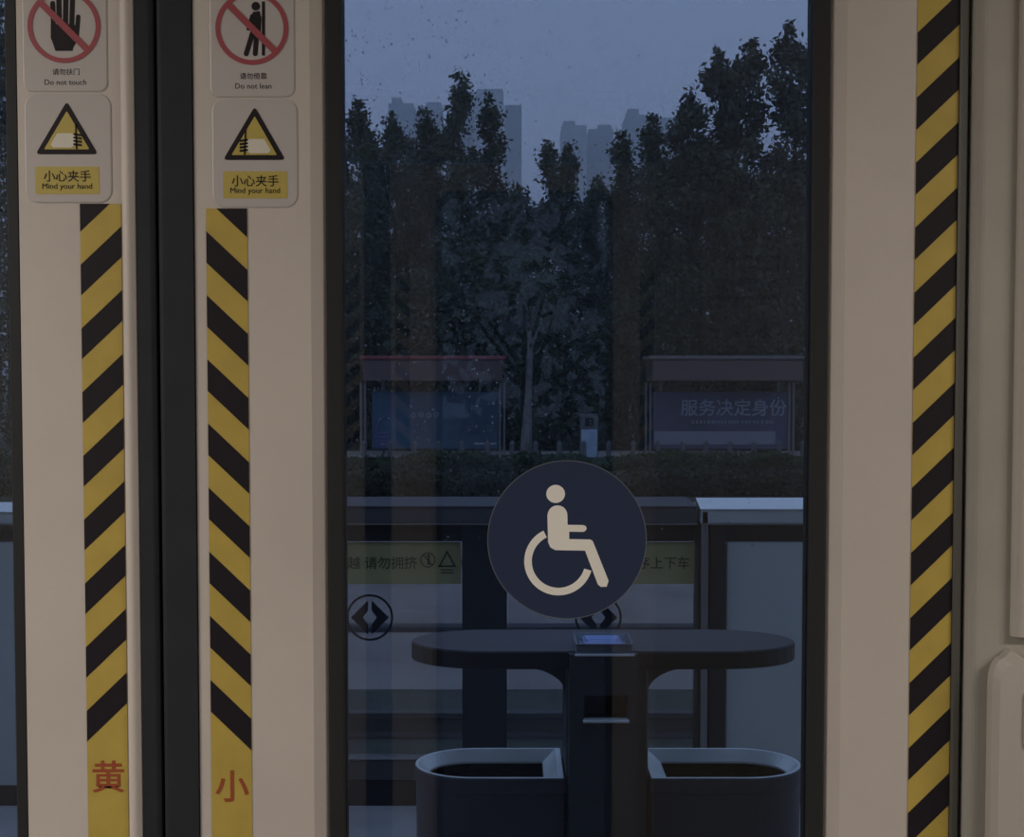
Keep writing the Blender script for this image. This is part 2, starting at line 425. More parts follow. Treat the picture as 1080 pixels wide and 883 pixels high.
up2 = sticker_base('warning_sticker', 222, -48, 310, 102.5, 9, 'pale sticker with a crossed out leaning figure, right of the door seam', 'sticker')
prohibition(up2, 266, 30)
mb = MB()      # figure leaning back on a wall
p = P(270, 7, YD); mb.ring_xz(p.x, p.z, .0045, .0001, F0-.0003, F0, n=20)
mb.prism_xz(pz([(267, 13), (274, 12), (276, 20), (275, 36), (265, 37), (264, 28)]), F0-.00036, F0)
stroke_px(mb, (267, 34), (260, 57), .0052, F0-.0003, F0); stroke_px(mb, (271, 35), (269.5, 57), .0052, F0-.00024, F0)
stroke_px(mb, (266, 17), (262, 31), .0035, F0-.0003, F0)
mb.prism_xz(pz([(276.5, 2), (279.8, 2), (279.8, 59), (276.5, 59)]), F0-.0003, F0)
fix_normals(mb.build('figure_icon', M['ink'], up2))
text('lettering', '请勿倚靠', P(267.5, 80.5, YD).x, P(267, 80.5, YD).z, .0072, F0, M['ink'], up2, bold=.00003)
text('lettering', 'Do not lean', P(267.5, 91, YD).x, P(267, 91, YD).z, .0080, F0, M['ink'], up2)

def mind(t, cx, top, bot, x0, x1, plate, sgn):
    def rtri(k, rr):
        pts = [(cx, top+k*2.0), (x1-k*1.75, bot-k), (x0+k*1.75, bot-k)]; out = []
        for i in range(3):
            a, b, c = Vector(pts[i-1]), Vector(pts[i]), Vector(pts[(i+1) % 3])
            u = (a-b).normalized(); v = (c-b).normalized()
            for s in range(6):
                w = s/5; q = b + u*rr*(1-w)**2 + v*rr*w**2; out.append((q.x, q.y))
        return out
    mb = MB(); mb.prism_xz(pz(rtri(0, 5)), F0-.0003, F0); fix_normals(mb.build('warning_triangle', M['ink'], t))
    mb = MB(); mb.prism_xz(pz(rtri(5.2, 1.5)), F0-.0005, F0-.0002); fix_normals(mb.build('triangle_field', M['signyellow'], t))
    yb = bot-8
    H = lambda dx, dy: (cx + sgn*dx, yb + dy)
    mb = MB()      # pale hand reaching to the closing edge
    mb.prism_xz(pz([H(-17, -2), H(-10, -14), H(6, -14), H(10, -10), H(9, -2), H(5, 1), H(-14, 1)]), F0-.0007, F0-.0004, 0)
    fix_normals(mb.build('hand_icon', M['pale'], t))
    mb = MB()
    for dy in (-13, -9.5, -6, -2.5): stroke_px(mb, H(8, dy), H(15, dy+1), .0022, F0-.0009, F0-.0006)
    stroke_px(mb, H(9.5, -24), H(10.5, 2), .0016, F0-.0009, F0-.0006)
    fix_normals(mb.build('door_edge_icon', M['ink'], t))
    a = pz([(plate[0], plate[3]), (plate[2], plate[1])])
    mb = MB(); mb.prism_xz(rrect(a[0][0], a[1][0], a[0][1], a[1][1], .0008, 2), F0-.0003, F0); fix_normals(mb.build('yellow_plate', M['signyellow'], t))
    c = P((plate[0]+plate[2])/2, plate[1]+10, YD); text('lettering', '小心夹手', c.x, c.z, .0125, F0-.0004, M['ink'], t, bold=.00008)
    c = P((plate[0]+plate[2])/2, plate[3]-7.5, YD); text('lettering', 'Mind your hand', c.x, c.z, .0083, F0-.0004, M['ink'], t)
m1 = sticker_base('warning_sticker', 27.5, 99, 117, 214, 13, 'sticker with a trapped hand triangle and yellow plate, left of the door seam', 'sticker')
mind(m1, 71, 107, 163, 38, 104, (38, 176, 105, 205), 1)
m2 = sticker_base('warning_sticker', 224.5, 104.5, 313.5, 219, 13, 'sticker with a trapped hand triangle and yellow plate, right of the door seam', 'sticker')
mind(m2, 269, 112.5, 169, 235.5, 301.5, (236, 181, 303, 209.5), -1)

# ------------------------------------------------------------------ wheelchair decal on the glass
YG = YD + .014
c = P(598, 569.5, YG); k = YG/F
dec = empty('wheelchair_decal', (c.x, YG, c.z-.084), 'round navy decal with a cream wheelchair symbol on the door window', 'decal')
mb = MB()
mb.ring_xz(c.x, c.z, 84.5*k, 83.6*k, YG-.0007, YG-.0001, n=96, mi=1)
mb.prism_xz([(c.x + 83.6*k*cos(2*pi*i/96), c.z + 83.6*k*sin(2*pi*i/96)) for i in range(96)], YG-.0006, YG-.0001)
fix_normals(mb.build('decal_disc', [M['navy'], M['navyrim']], dec))
mb = MB(); f0, f1 = YG-.0010, YG-.0006
q = lambda pts: pz(pts, YG)
h = P(586, 521, YG); mb.prism_xz([(h.x + 9.9*k*cos(2*pi*i/40), h.z + 9.6*k*sin(2*pi*i/40)) for i in range(40)], f0, f1)
body = [(577.3, 543.5)]
for i in range(1, 10): t = pi - pi*i/10; body.append((588 + 10.5*cos(t), 543.5 - 10.5*sin(t)))
body += [(598.4, 543.5), (598.6, 553.6), (615, 553.8), (617.6, 554.8), (618.8, 557.2), (617.6, 559.8), (615, 561), (600.3, 560.8), (600.3, 568.6),
         (622.4, 569), (625, 570.5), (641.8, 612.5), (639.8, 618.8), (633.6, 619), (630.5, 616.5), (617, 580.8), (585.5, 580.2), (580.5, 577.4), (578, 572)]
mb.prism_xz(q(body), f0, f1)
w = P(589, 592, YG)
mb.ring_xz(w.x, w.z, 36.3*k, 28.3*k, f0, f1, a0=radians(116), a1=radians(116+228), n=60)
fix_normals(mb.build('wheelchair_symbol', M['cream'], dec))

# ------------------------------------------------------------------ notice on the wall opposite (seen as a reflection)
mb = MB(); no = empty('wall_notice', (.725, YO, 1.68), 'pale notice sheet with a round sign and grey lines on the opposite wall', 'notice')
mb.prism_xz(rrect(.57, .88, 1.68, 2.32, .01), YO+.0002, YO+.002); fix_normals(mb.build('notice_sheet', M['wallp2'], no))
mb = MB(); mb.ring_xz(.669, 2.19, .055, .045, YO+.002, YO+.0026); fix_normals(mb.build('round_sign', M['fadeink'], no))
for i, (z, w, h_) in enumerate(((1.955, .17, .012), (1.925, .19, .008), (1.875, .15, .022), (1.835, .21, .012))):
    MB().box(.725-w/2, .725+w/2, YO+.002, YO+.0026, z, z+h_).build('text_line', M['fadeink'], no)
for dx in (-.045, .045): fix_normals(MB().prism_xz(rrect(.72+dx-.018, .72+dx+.018, 1.72, 1.76, .006), YO+.002, YO+.0026).build('small_icon', M['fadeink'], no))
# striped tapes on the opposite doors
for i, (u0, sgn) in enumerate(((-.405-.097, 1), (-.405+.054, -1), (-.405+.79, 1))):
    x0, x1 = u0, u0+.043
    t = empty('hazard_tape', ((x0+x1)/2, YO, DZ0), ['black and yellow tape on the opposite doors, one side of the seam', 'black and yellow tape on the opposite doors, other side of the seam', 'black and yellow tape at the trailing edge of the opposite door'][i], 'hazard tape', 'tapes on the opposite doors')
    mb = MB(); mb.box(x0, x1, YO, YO+.0006, 1.36, 1.98, 0)
    z = 1.395
    while z < 1.93:
        d = .04*sgn; mb.prism_xz([(x0, z-d/2), (x1, z+d/2), (x1, z+d/2+.033), (x0, z-d/2+.033)], YO+.0005, YO+.0008, 1); z += .067
    fix_normals(mb.build('tape_band', [M['worn'], M['black']], t))

# ------------------------------------------------------------------ raindrops on the outside of the glass
M['drop'] = mat('raindrop_water', (1, 1, 1), 0.0); b = M['drop'].node_tree.nodes['Principled BSDF']
b.inputs['Transmission Weight'].default_value = 1.0; b.inputs['IOR'].default_value = 1.33
rnd = random.Random(3); mb = MB(); yo = YD + .0191
def drop(px, py, r):
    c = P(px, py, yo); nn = 7; L = []
    e = rnd.uniform(1.0, 1.25)
    for j in range(3):
        a = (pi/2)*j/3; L.append([(c.x + r*cos(a)*cos(2*pi*i/nn), yo + r*.75*sin(a), c.z + e*r*cos(a)*sin(2*pi*i/nn)) for i in range(nn)])
    b0 = len(mb.v); mb.loft(L, smooth=True, cap0=True)
    mb.add([(c.x, yo + r*.75, c.z)], [], 0); top = len(mb.v)-1
    for i in range(nn): mb.f.append([b0+2*nn+i, b0+2*nn+(i+1) % nn, top]); mb.m.append(0); mb.sm.append(True)
for i in range(800):
    z = rnd.random()
    if z < .38: px, py = rnd.uniform(362, 640), rnd.uniform(2, 480)
    elif z < .50: px, py = rnd.gauss(450, 60), rnd.gauss(55, 40)
    elif z < .70: px, py = rnd.gauss(460, 60), rnd.gauss(380, 70)
    else: px, py = rnd.uniform(362, 855), rnd.uniform(2, 600)
    if not (363 < px < 855 and -5 < py < 700): continue
    drop(px, py, rnd.choice((.0005, .0006, .0007, .0007, .0009, .0011)))
o = fix_normals(mb.build('raindrops', M['drop'])); tag(o, 'tiny raindrops clinging to the outside of the tall door window', 'raindrops', kind='stuff')

# ================================================================== outdoors
M['platform'] = mat('platform_paving', (0.52, 0.52, 0.50), 0.5, var=0.12, vscale=6)
M['asphalt'] = mat('asphalt', (0.36, 0.32, 0.29), 0.8, var=0.15, vscale=2)
M['track'] = mat('track_bed', (0.085, 0.095, 0.075), 0.9, var=0.3, vscale=12)
M['soil'] = mat('verge_soil', (0.06, 0.065, 0.045), 0.9, var=0.3, vscale=2)
M['rail'] = mat('rail_steel', (0.13, 0.12, 0.12), 0.5, metal=.5)
M['blackmetal'] = mat('black_metal', (0.02, 0.02, 0.025), 0.5)
M['capdark'] = mat('dark_header_metal', (0.07, 0.072, 0.08), 0.55)
M['caplight'] = mat('pale_header_metal', (0.97, 1.0, 0.96), 0.25, metal=0.85, var=.04, vscale=5)
M['cabinet'] = mat('cabinet_grey', (0.47, 0.50, 0.48), 0.5, var=.06, vscale=4)
M['steel'] = mat('brushed_steel', (0.30, 0.29, 0.29), 0.4, metal=0.8)
M['psdglass'] = glass_mat('screen_glass', (0.72, 0.74, 0.76))
M['frost'] = film_mat('yellow_green_film', (0.45, 0.41, 0.19), .8)
M['filmink'] = mat('film_ink', (0.03, 0.06, 0.02), 0.6)
M['logo'] = mat('logo_black', (0.012, 0.012, 0.018), 0.6)

PZ0 = -.02      # platform surface
GZ = -.62       # road level
YS = 4.25       # front of the screen doors
MB().box(-14, 14, YD+.12, YS+.12, GZ-.3, PZ0).build('platform_floor', M['platform'])['kind'] = 'structure'
MB().box(-40, 40, YS+.12, 8.0, GZ-.3, GZ).build('track_bed', M['track'])['kind'] = 'structure'
MB().box(-60, 60, 8.0, 20.2, GZ-.3, GZ+.01).build('road_surface', M['asphalt'])['kind'] = 'structure'
MB().box(-80, 80, 20.2, 31.0, GZ-.3, GZ+.03).build('verge_ground', M['soil'])['kind'] = 'structure'
MB().box(-80, 80, 31.0, 33.6, GZ-.3, GZ+.05).build('pavement_ground', M['asphalt'])['kind'] = 'structure'
MB().box(-400, 400, 33.6, 800, GZ-.5, GZ).build('far_ground', M['soil'])['kind'] = 'structure'
MB().box(-60, 60, -60, YO-.2, GZ-.3, GZ).build('near_ground', M['asphalt'])['kind'] = 'structure'
for y in (5.55, 6.985):
    mb = MB(); pr = [(-.07, 0), (-.07, .015), (-.012, .03), (-.012, .11), (-.036, .12), (-.036, .15), (.036, .15), (.036, .12), (.012, .11), (.012, .03), (.07, .015), (.07, 0)]
    mb.loft([[(x, y+a, GZ+b) for a, b in pr] for x in (-30, 30)], cap0=True, cap1=True)
    o = fix_normals(mb.build('track_rail', M['rail'])); tag(o, 'steel tram rail beyond the platform, %s of the pair' % ('nearer' if y < 6 else 'farther'), 'rail', 'rails of the far track')
for y in (9.8, 13.4):
    mb = MB(); mb.cbox(-40, 40, y, y+.15, GZ, GZ+.06, .01)
    tag(mb.build('kerb_stone', M['capdark']), 'long low dark kerb line, %s across the road' % ('nearer, just past the tram track' if y < 10 else 'farther out'), 'kerb', 'kerbs on the roadway')

# --- platform screen doors (opposite edge)
zr, zg, zh = PZ(800, YS), PZ(572, YS), PZ(551, YS)
def psd(pxa, pxb, label, words=None, logo_px=None, icons=False, wx=None):
    xa, xb = PX(pxa, YS), PX(pxb, YS)
    r = empty('platform_screen_door', ((xa+xb)/2, YS, PZ0), label, 'platform door', 'glass doors on the far platform edge')
    mb = MB(); mb.cbox(xa, xb, YS-.01, YS+.06, PZ0+.10, zr-.004, .004); mb.build('kick_panel', M['capdark'], r)
    mb = MB(); mb.cbox(xa, xb, YS, YS+.05, PZ0, PZ0+.0995, .003); mb.build('sill', M['blackmetal'], r)
    mb = MB(); mb.cbox(xa, xb, YS-.015, YS+.03, zr-.0035, zr+.006, .002); mb.build('rail_strip', M['steel'], r, 'thin steel rail under the glass')
    mb = MB(); mb.box(xa+.003, xb-.003, YS+.02, YS+.03, zr+.006, zg+.01); mb.build('glass_pane', M['psdglass'], r)
    mb = MB(); mb.box(xa+.004, xb-.004, YS+.017, YS+.019, PZ(617, YS), zg-.002)
    fl = mb.build('film_strip', M['frost'], r, 'yellow green printed film')
    if words:
        text('lettering', words, PX(wx, YS), PZ(594.5, YS), .050, YS+.0165, M['filmink'], r, bold=.0003)
    if icons:
        mb = MB(); cx, cz = PX(450.5, YS), PZ(591.5, YS); mb.ring_xz(cx, cz, .0285, .0245, YS+.015, YS+.0165, n=28)
        mb.box(cx-.002, cx+.008, YS+.015, YS+.0165, cz-.018, cz+.008); mb.ring_xz(cx+.003, cz+.015, .006, .0001, YS+.015, YS+.0165, n=10)
        s = .7071*.026; mb.prism_xz([(cx-s, cz+s), (cx-s+.004, cz+s+.002), (cx+s, cz-s), (cx+s-.004, cz-s-.002)], YS+.0145, YS+.0155)
        cx = PX(471, YS); T = [(cx, PZ(583, YS)), (cx+.029, PZ(598, YS)), (cx-.029, PZ(598, YS))]
        for i in range(3):
            a, b = Vector(T[i]), Vector(T[(i+1) % 3]); d = (b-a).normalized()*.004; nn = Vector((-d.y, d.x))
            mb.prism_xz([tuple(a-d+nn*.7), tuple(b+d+nn*.7), tuple(b+d-nn*.7), tuple(a-d-nn*.7)], YS+.015, YS+.0165)
        for k in (0, 1): mb.box(cx-.024, cx+.024, YS+.015, YS+.0165, PZ(602.5+k*3, YS), PZ(601.5+k*3, YS))
        fix_normals(mb.build('warning_icons', M['filmink'], r))
    if logo_px:
        cx, cz = PX(logo_px, YS), PZ(652.5, YS); mb = MB(); ya, yb = YS+.0165, YS+.0195
        mb.ring_xz(cx, cz, .0885, .0805, ya, yb, n=60)
        for s in (-1, 1):
            mb.prism_xz([(cx+s*.007, cz+.065), (cx+s*.0715, cz), (cx+s*.007, cz-.065), (cx+s*.007, cz-.027), (cx+s*.026, cz), (cx+s*.007, cz+.027)], ya, yb)
        fix_normals(mb.build('operator_emblem', M['logo'], r))
    return r
psd(240, 487, 'left glass platform door with yellow film, warning icons and round emblem', '禁止翻越 请勿拥挤', 388.5, True, 381)
psd(62, 224, 'leftmost plain glass platform door with yellow film, outside the tall window')
psd(535, 735, 'middle glass platform door with yellow film partly behind the wheelchair decal', '有序上下车', 632, False, 694)
for a, b, lab in ((225, 239, 'narrow black post left of the glass door with the emblem'), (487.3, 534.7, 'wide black post between the two glass platform doors'), (747.5, 766, 'black post beside the grey platform cabinet')):
    mb = MB(); mb.cbox(PX(a, YS), PX(b, YS), YS-.03, YS+.07, PZ0, zh-.001, .004)
    tag(mb.build('platform_post', M['blackmetal']), lab, 'post')
mb = MB(); mb.cbox(PX(735.3, YS), PX(740, YS), YS-.03, YS+.07, PZ0, zh-.001, .002); tag(mb.build('platform_post', M['blackmetal']), 'narrow black post edge at the right of the middle glass door', 'post')
mb = MB(); mb.cbox(PX(740.2, YS-.03), PX(747.3, YS-.03), YS-.045, YS+.07, PZ0, PZ(538, YS), .003); tag(mb.build('steel_strip', M['steel']), 'slim upright steel strip in front of the black post', 'post')
# headers with sloping tops
def header(pxa, pxb, m_top, m_front, label, split, ztop_py=524, depth=.24):
    xa, xb = PX(pxa, YS), PX(pxb, YS)
    r = empty('door_header', ((xa+xb)/2, YS, zg), label, 'door header', 'headers over the platform doors')
    yb = YS + depth; zb = PZ(ztop_py, yb); zf = PZ(split, YS-.05)
    mb = MB(); L = [[(x, YS-.05, zf), (x, yb, zb), (x, yb, zf-.005), (x, YS-.05, zf-.005)] for x in (xa, xb)]
    mb.loft(L, cap0=True, cap1=True); fix_normals(mb.build('header_cap', m_top, r))
    mb = MB(); mb.cbox(xa+.002, xb-.002, YS-.045, yb-.005, zh, zf-.006, .003); mb.build('header_case', m_front, r)
    mb = MB(); mb.cbox(xa+.004, xb-.004, YS-.005, YS+.055, zg+.004, zh-.0005, .002); mb.build('guide_rail', M['blackmetal'], r)
    mb = MB(); mb.box(xa+.002, xb-.002, YS-.052, YS-.0455, PZ(552, YS), PZ(550.3, YS)); mb.build('lower_lip', M['steel'], r)
    return r
header(62, 734, M['capdark'], M['capdark'], 'long dark sloping header over the two glass platform doors', 534)
header(737, 900, M['caplight'], M['cabinet'], 'pale sloping header over the grey cabinet on the right', 537, 525, .06)
header(-120, 60, M['caplight'], M['cabinet'], 'pale sloping header glimpsed through the window at the far left', 540, 530, .06)
# the cabinets under the pale headers
for a, b, lab in ((766.3, 890, 'plain grey cabinet under the pale header on the right'), (-110, 55, 'plain grey cabinet at the far left behind the door window')):
    r = empty('platform_cabinet', ((PX(a, YS)+PX(b, YS))/2, YS, PZ0), lab, 'cabinet', 'grey cabinets on the platform edge')
    mb = MB(); mb.cbox(PX(a, YS), PX(b, YS), YS-.01, YS+.12, PZ0+.08, zg+.002, .005); mb.build('cabinet_body', M['cabinet'], r)
    mb = MB(); mb.cbox(PX(a, YS)+.01, PX(b, YS)-.01, YS+.0, YS+.11, PZ0, PZ0+.079, .003); mb.build('plinth', M['blackmetal'], r)

# --- twin litter bin with table top
M['binbody'] = mat('bin_body_paint', (0.065, 0.062, 0.075), 0.45, var=.12, vscale=6)
M['binrim'] = mat('bin_rim_steel', (0.92, 1.0, 0.98), 0.3, metal=.3, var=.08, vscale=12)
M['bindark'] = mat('bin_inner_black', (0.01, 0.01, 0.012), 0.7)
M['tabletop'] = mat('stand_top_stone', (0.072, 0.066, 0.070), 0.4, var=.1, vscale=40)
M['tableedge'] = mat('stand_edge_black', (0.022, 0.023, 0.026), 0.4)
M['column'] = mat('stand_column_paint', (0.048, 0.05, 0.056), 0.5, var=.15, vscale=30)
M['ash'] = mat('ashtray_blue_steel', (0.35, 0.45, 0.80), 0.25, metal=.6)
yf, ybk = 2.44, 2.66; yc = (yf+ybk)/2
stand = empty('litter_stand', (PX(641, yf), yc, PZ0), 'black pedestal stand with long rounded shelf and ashtray on the platform', 'litter stand')
TT = PZ(688, yf); xl, xr_ = PX(428.5, yf), PX(853, yf)
def stadium(x0, x1, y0, y1, a, n=16, d=0.0):
    b = (y1-y0)/2; cy = (y0+y1)/2; pts = []
    for i in range(n+1): t = -pi/2 + pi*i/n; pts.append((x1-a + (a-d)*cos(t), cy + (b-d)*sin(t)))
    for i in range(n+1): t = pi/2 + pi*i/n; pts.append((x0+a + (a-d)*cos(t), cy + (b-d)*sin(t)))
    return pts
mb = MB()
mb.loft([[(x, y, TT-.038) for x, y in stadium(xl, xr_, yf, ybk, .18, d=.002)], [(x, y, TT-.035) for x, y in stadium(xl, xr_, yf, ybk, .18)],
         [(x, y, TT-.002) for x, y in stadium(xl, xr_, yf, ybk, .18)], [(x, y, TT-.0005) for x, y in stadium(xl, xr_, yf, ybk, .18, d=.0015)]], cap0=True, cap1=True)
fix_normals(mb.build('shelf_edge', M['tableedge'], stand))
mb = MB(); mb.prism_xy(stadium(xl, xr_, yf, ybk, .18, d=.003), TT-.0004, TT+.001); mb.build('shelf_top', M['tabletop'], stand)
# column
ca, cb = PX(601, yf-.02), PX(674, yf-.02)
mb = MB(); sa, sb, st, sz = PX(617, yf-.02), PX(663, yf-.02), PZ(734, yf-.02), PZ(760, yf-.02)
zc = TT-.0005; y0, y1 = yf-.02, yf+.03
mb.box(ca, sa, y0, y1, PZ0, zc); mb.box(sb, cb, y0, y1, PZ0, zc); mb.box(sa, sb, y0, y1, st, zc); mb.box(sa, sb, y0, y1, PZ0, sz); MB().box(sa, sb, y1-.006, y1, sz, st).build('slot_back', M['bindark'], stand)
mb.build('column_front', M['column'], stand)
mb = MB(); mb.cbox(PX(598, yf)-.0, PX(687, yf), yf+.031, ybk-.03, PZ0, TT-.039, .004); mb.build('column', M['column'], stand)
mb = MB(); mb.cbox(sa-.003, sb+.003, y0-.010, y0+.012, sz-.003, sz+.003, .001); mb.build('slot_lip', M['binrim'], stand, 'pale metal lip of the slot')
# ashtray
ta, tb = PX(607, yf), PX(668, yf)
mb = MB(); y2 = yf+.095; hh = .022
def rc(d, z, b=0): return [(x, y, z) for x, y in ((ta+d, y0+d+b), (tb-d, y0+d+b), (tb-d, y2-d), (ta+d, y2-d))]
mb.loft([rc(0, TT+.0012), rc(0, TT+.003), rc(.003, TT+.004), rc(.003, TT+hh-.002), rc(0, TT+hh-.001), rc(0, TT+hh), rc(.004, TT+hh), rc(.012, TT+hh-.010)], cap0=True, cap1=True)
tray = fix_normals(mb.build('ashtray', mat('ashtray_glass_grey', (.20, .23, .27), .15, metal=.3), stand))
mb = MB(); mb.loft([[(x, y, z) for x, y in rrect(ta+.018+d, tb-.018-d, y0+.018+d, y2-.016-d, .01)] for d, z in ((0, TT+hh-.0095), (.001, TT+hh-.003), (.005, TT+hh-.002), (.014, TT+hh-.008))], cap0=True, cap1=True); fix_normals(mb.build('ashtray_insert', M['ash'], stand, 'bluish shiny dish in the ashtray'))
mb = MB(); mb.cbox(ta-.002, tb+.002, y0-.006, y0-.001, TT-.003, TT+.002, .0008); mb.build('tray_lip', M['binrim'], stand, 'pale thin lip along the ashtray front')
# curved brackets
for s in (-1, 1):
    xe = PX(598, yf) if s < 0 else PX(687, yf)
    L = .108; D = .058; pts = [(xe, TT-.039), (xe, TT-.039-D-.025)]
    for i in range(9): t = i/8; pts.append((xe + s*L*(.94 - .94*sin((1-t)*pi/2)) if t < 1 else xe + s*L, TT-.046-D*(1-cos((1-t)*pi/2))))
    pts.append((xe + s*L, TT-.039))
    mb = MB(); mb.prism_xz(pts, yf+.05, ybk-.05); fix_normals(mb.build('bracket', M['column'], stand))
# D-shaped bins
def bin_(xflat, xround, s, label):
    r = empty('litter_bin', ((xflat+xround)/2, yc, PZ0), label, 'litter bin', 'bins under the shelf of the litter stand')
    y0, y1 = 2.455, 2.665; rz = PZ(821.5, y0)
    def D(d, din=None, e=0.0):
        a = .137-d+e; b = (y1-y0)/2-d; cy = (y0+y1)/2; c = xround + s*(.137); di = d if din is None else din
        pts = [(xflat - s*di, cy-b), ((xflat+c)/2, cy-b)]
        for i in range(25): t = pi*i/24; pts.append((c - s*a*sin(t), cy - b*cos(t)))
        pts += [((xflat+c)/2, cy+b), (xflat - s*di, cy+b)]
        return pts
    def Z(p, z): return [(x, y, z) for x, y in p]
    mb = MB()
    mb.loft([Z(D(.010, .006), PZ0+.03), Z(D(.004, .003), rz-.035), Z(D(.004, .003), rz-.034)], cap0=True, smooth=False)
    mb.loft([Z(D(.016, .016), PZ0+.0), Z(D(.016, .016), PZ0+.03)], cap0=True)
    fix_normals(mb.build('bin_body', M['binbody'], r))
    mb = MB(); mb.loft([Z(D(.002, .0015), rz-.034), Z(D(0, 0), rz-.032), Z(D(0, 0), rz-.004), Z(D(.002, .002), rz-.0005), Z(D(.0035, .004), rz-.0005)])
    fix_normals(mb.build('bin_collar', M['binbody'], r))
    mb = MB(); mb.loft([Z(D(.003, .003), rz-.002), Z(D(.0035, .004), rz), Z(D(.010, .016), rz), Z(D(.012, .018), rz-.002), Z(D(.034, .045), rz-.022), Z(D(.035, .046), rz-.03)])
    fix_normals(mb.build('bin_rim', M['binrim'], r))
    mb = MB(); mb.loft([Z(D(.0352, .0462), rz-.026), Z(D(.04, .05), .12)], cap1=True); fix_normals(mb.build('bin_liner', M['bindark'], r))
    return r
bin_(PX(597, 2.455), PX(434.5, 2.53), 1, 'dark open topped litter bin with pale rim, left of the pedestal')
bin_(PX(687.5, 2.455), PX(852, 2.53), -1, 'dark open topped litter bin with pale rim, right of the pedestal')

# --- hedges, bollards, shelters, pillar
def leafmat(name, col, var=.35):
    m = mat(name, col, .75, var=var, vscale=1.3, spec=.15)
    return m
M['hedge'] = leafmat('hedge_leaves', (0.055, 0.08, 0.04)); M['hedge2'] = leafmat('dark_hedge_leaves', (0.045, 0.055, 0.038))
def leaf_quads(centres, size, rnd, mb, mi=0):
    for c in centres:
        s = size*rnd.uniform(.6, 1.35)
        a = rnd.uniform(0, 2*pi); zt = rnd.uniform(-1, 1); q = math.sqrt(1-zt*zt)
        n = Vector((q*cos(a), q*sin(a), zt)); u = n.orthogonal().normalized(); th = rnd.uniform(0, pi)
        v = n.cross(u); u2 = u*cos(th)+v*sin(th); v2 = (v*cos(th)-u*sin(th))*.55
        mb.add([c-u2*s, c+v2*s, c+u2*s, c-v2*s], [(0,1,2,3)], mi)
def hedge(name, x0, x1, y0, y1, z1, m, n, label, seed):
    rnd = random.Random(seed); mb = MB(); mb.cbox(x0, x1, y0+.12, y1-.12, GZ+.03, z1-.08, .08)
    pts = []
    for i in range(n):
        x = rnd.uniform(x0, x1); top = z1 + .10*sin(x*1.7+seed)*sin(x*.61) + .04*sin(x*5.3)
        if rnd.random() < .5: pts.append(Vector((x, rnd.uniform(y0, y1), top + rnd.gauss(0, .035))))
        else: pts.append(Vector((x, y0 + abs(rnd.gauss(0, .08)), rnd.uniform(GZ+.05, top))))
    leaf_quads(pts, .07, rnd, mb)
    o = mb.build(name, m); return tag(o, label, 'hedge')
hedge('clipped_hedge', -14, 16, 26.6, 28.2, PZ(484, 27), M['hedge'], 16000, 'upper green hedge strip in front of the bus shelters', 1)
hedge('clipped_hedge', -13, 15, 20.8, 22.6, PZ(503, 21.2), M['hedge2'], 15000, 'lower dark hedge strip along the far kerb', 2)
M['bollard'] = mat('bollard_grey', (0.13, 0.13, 0.14), 0.6)
xs = [PX(x, 28.7) for x in (384, 411, 437, 462, 487, 514, 540, 565, 590, 616, 642, 668, 694, 720, 745, 770, 795, 822, 847)]
proto = None
ORD = ['first', 'second', 'third', 'fourth', 'fifth', 'sixth', 'seventh', 'eighth', 'ninth', 'tenth', 'eleventh', 'twelfth', 'thirteenth', 'fourteenth', 'fifteenth', 'sixteenth', 'seventeenth', 'eighteenth', 'nineteenth', 'twentieth']
for i, x in enumerate(xs):
    if proto is None:
        mb = MB(); n = 10
        for (z0, z1_, r0, r1) in ((0, .50, .06, .06), (.50, .54, .075, .075), (.54, .60, .06, .02)):
            mb.tube((0, 0, z0), (0, 0, z1_), r0, r1, n=n)
        proto = fix_normals(mb.build('road_bollard', M['bollard'])); o = proto
    else:
        o = proto.copy(); COL.objects.link(o)
    o.location = (x, 28.7, GZ+.03); tag(o, 'small grey bollard behind the upper hedge, %s from the left window edge' % ORD[i], 'bollard', 'bollards behind the hedge')

M['shmetal'] = mat('shelter_metal', (0.20, 0.205, 0.21), 0.4, metal=.3)
M['shroof'] = mat('shelter_roof', (0.14, 0.10, 0.09), 0.7)
M['shred'] = mat('shelter_red_lip', (0.30, 0.06, 0.07), 0.6)
M['shgrey'] = mat('shelter_grey_lip', (0.20, 0.17, 0.165), 0.6)
M['adblue'] = mat('ad_blue_teal', (0.04, 0.10, 0.16), 0.5, var=.35, vscale=.6)
M['adnavy'] = mat('ad_navy', (0.07, 0.075, 0.14), 0.5, var=.3, vscale=.8)
M['adgrey'] = mat('ad_grey_band', (0.26, 0.26, 0.31), 0.5)
M['adwhite'] = mat('ad_lettering', (0.32, 0.35, 0.42), 0.5)
M['adnote'] = mat('ad_small_print', (0.24, 0.25, 0.30), 0.5)
M['adpurple'] = mat('ad_purple', (0.14, 0.10, 0.28), 0.5)
SY = 32.0; SG = GZ+.05
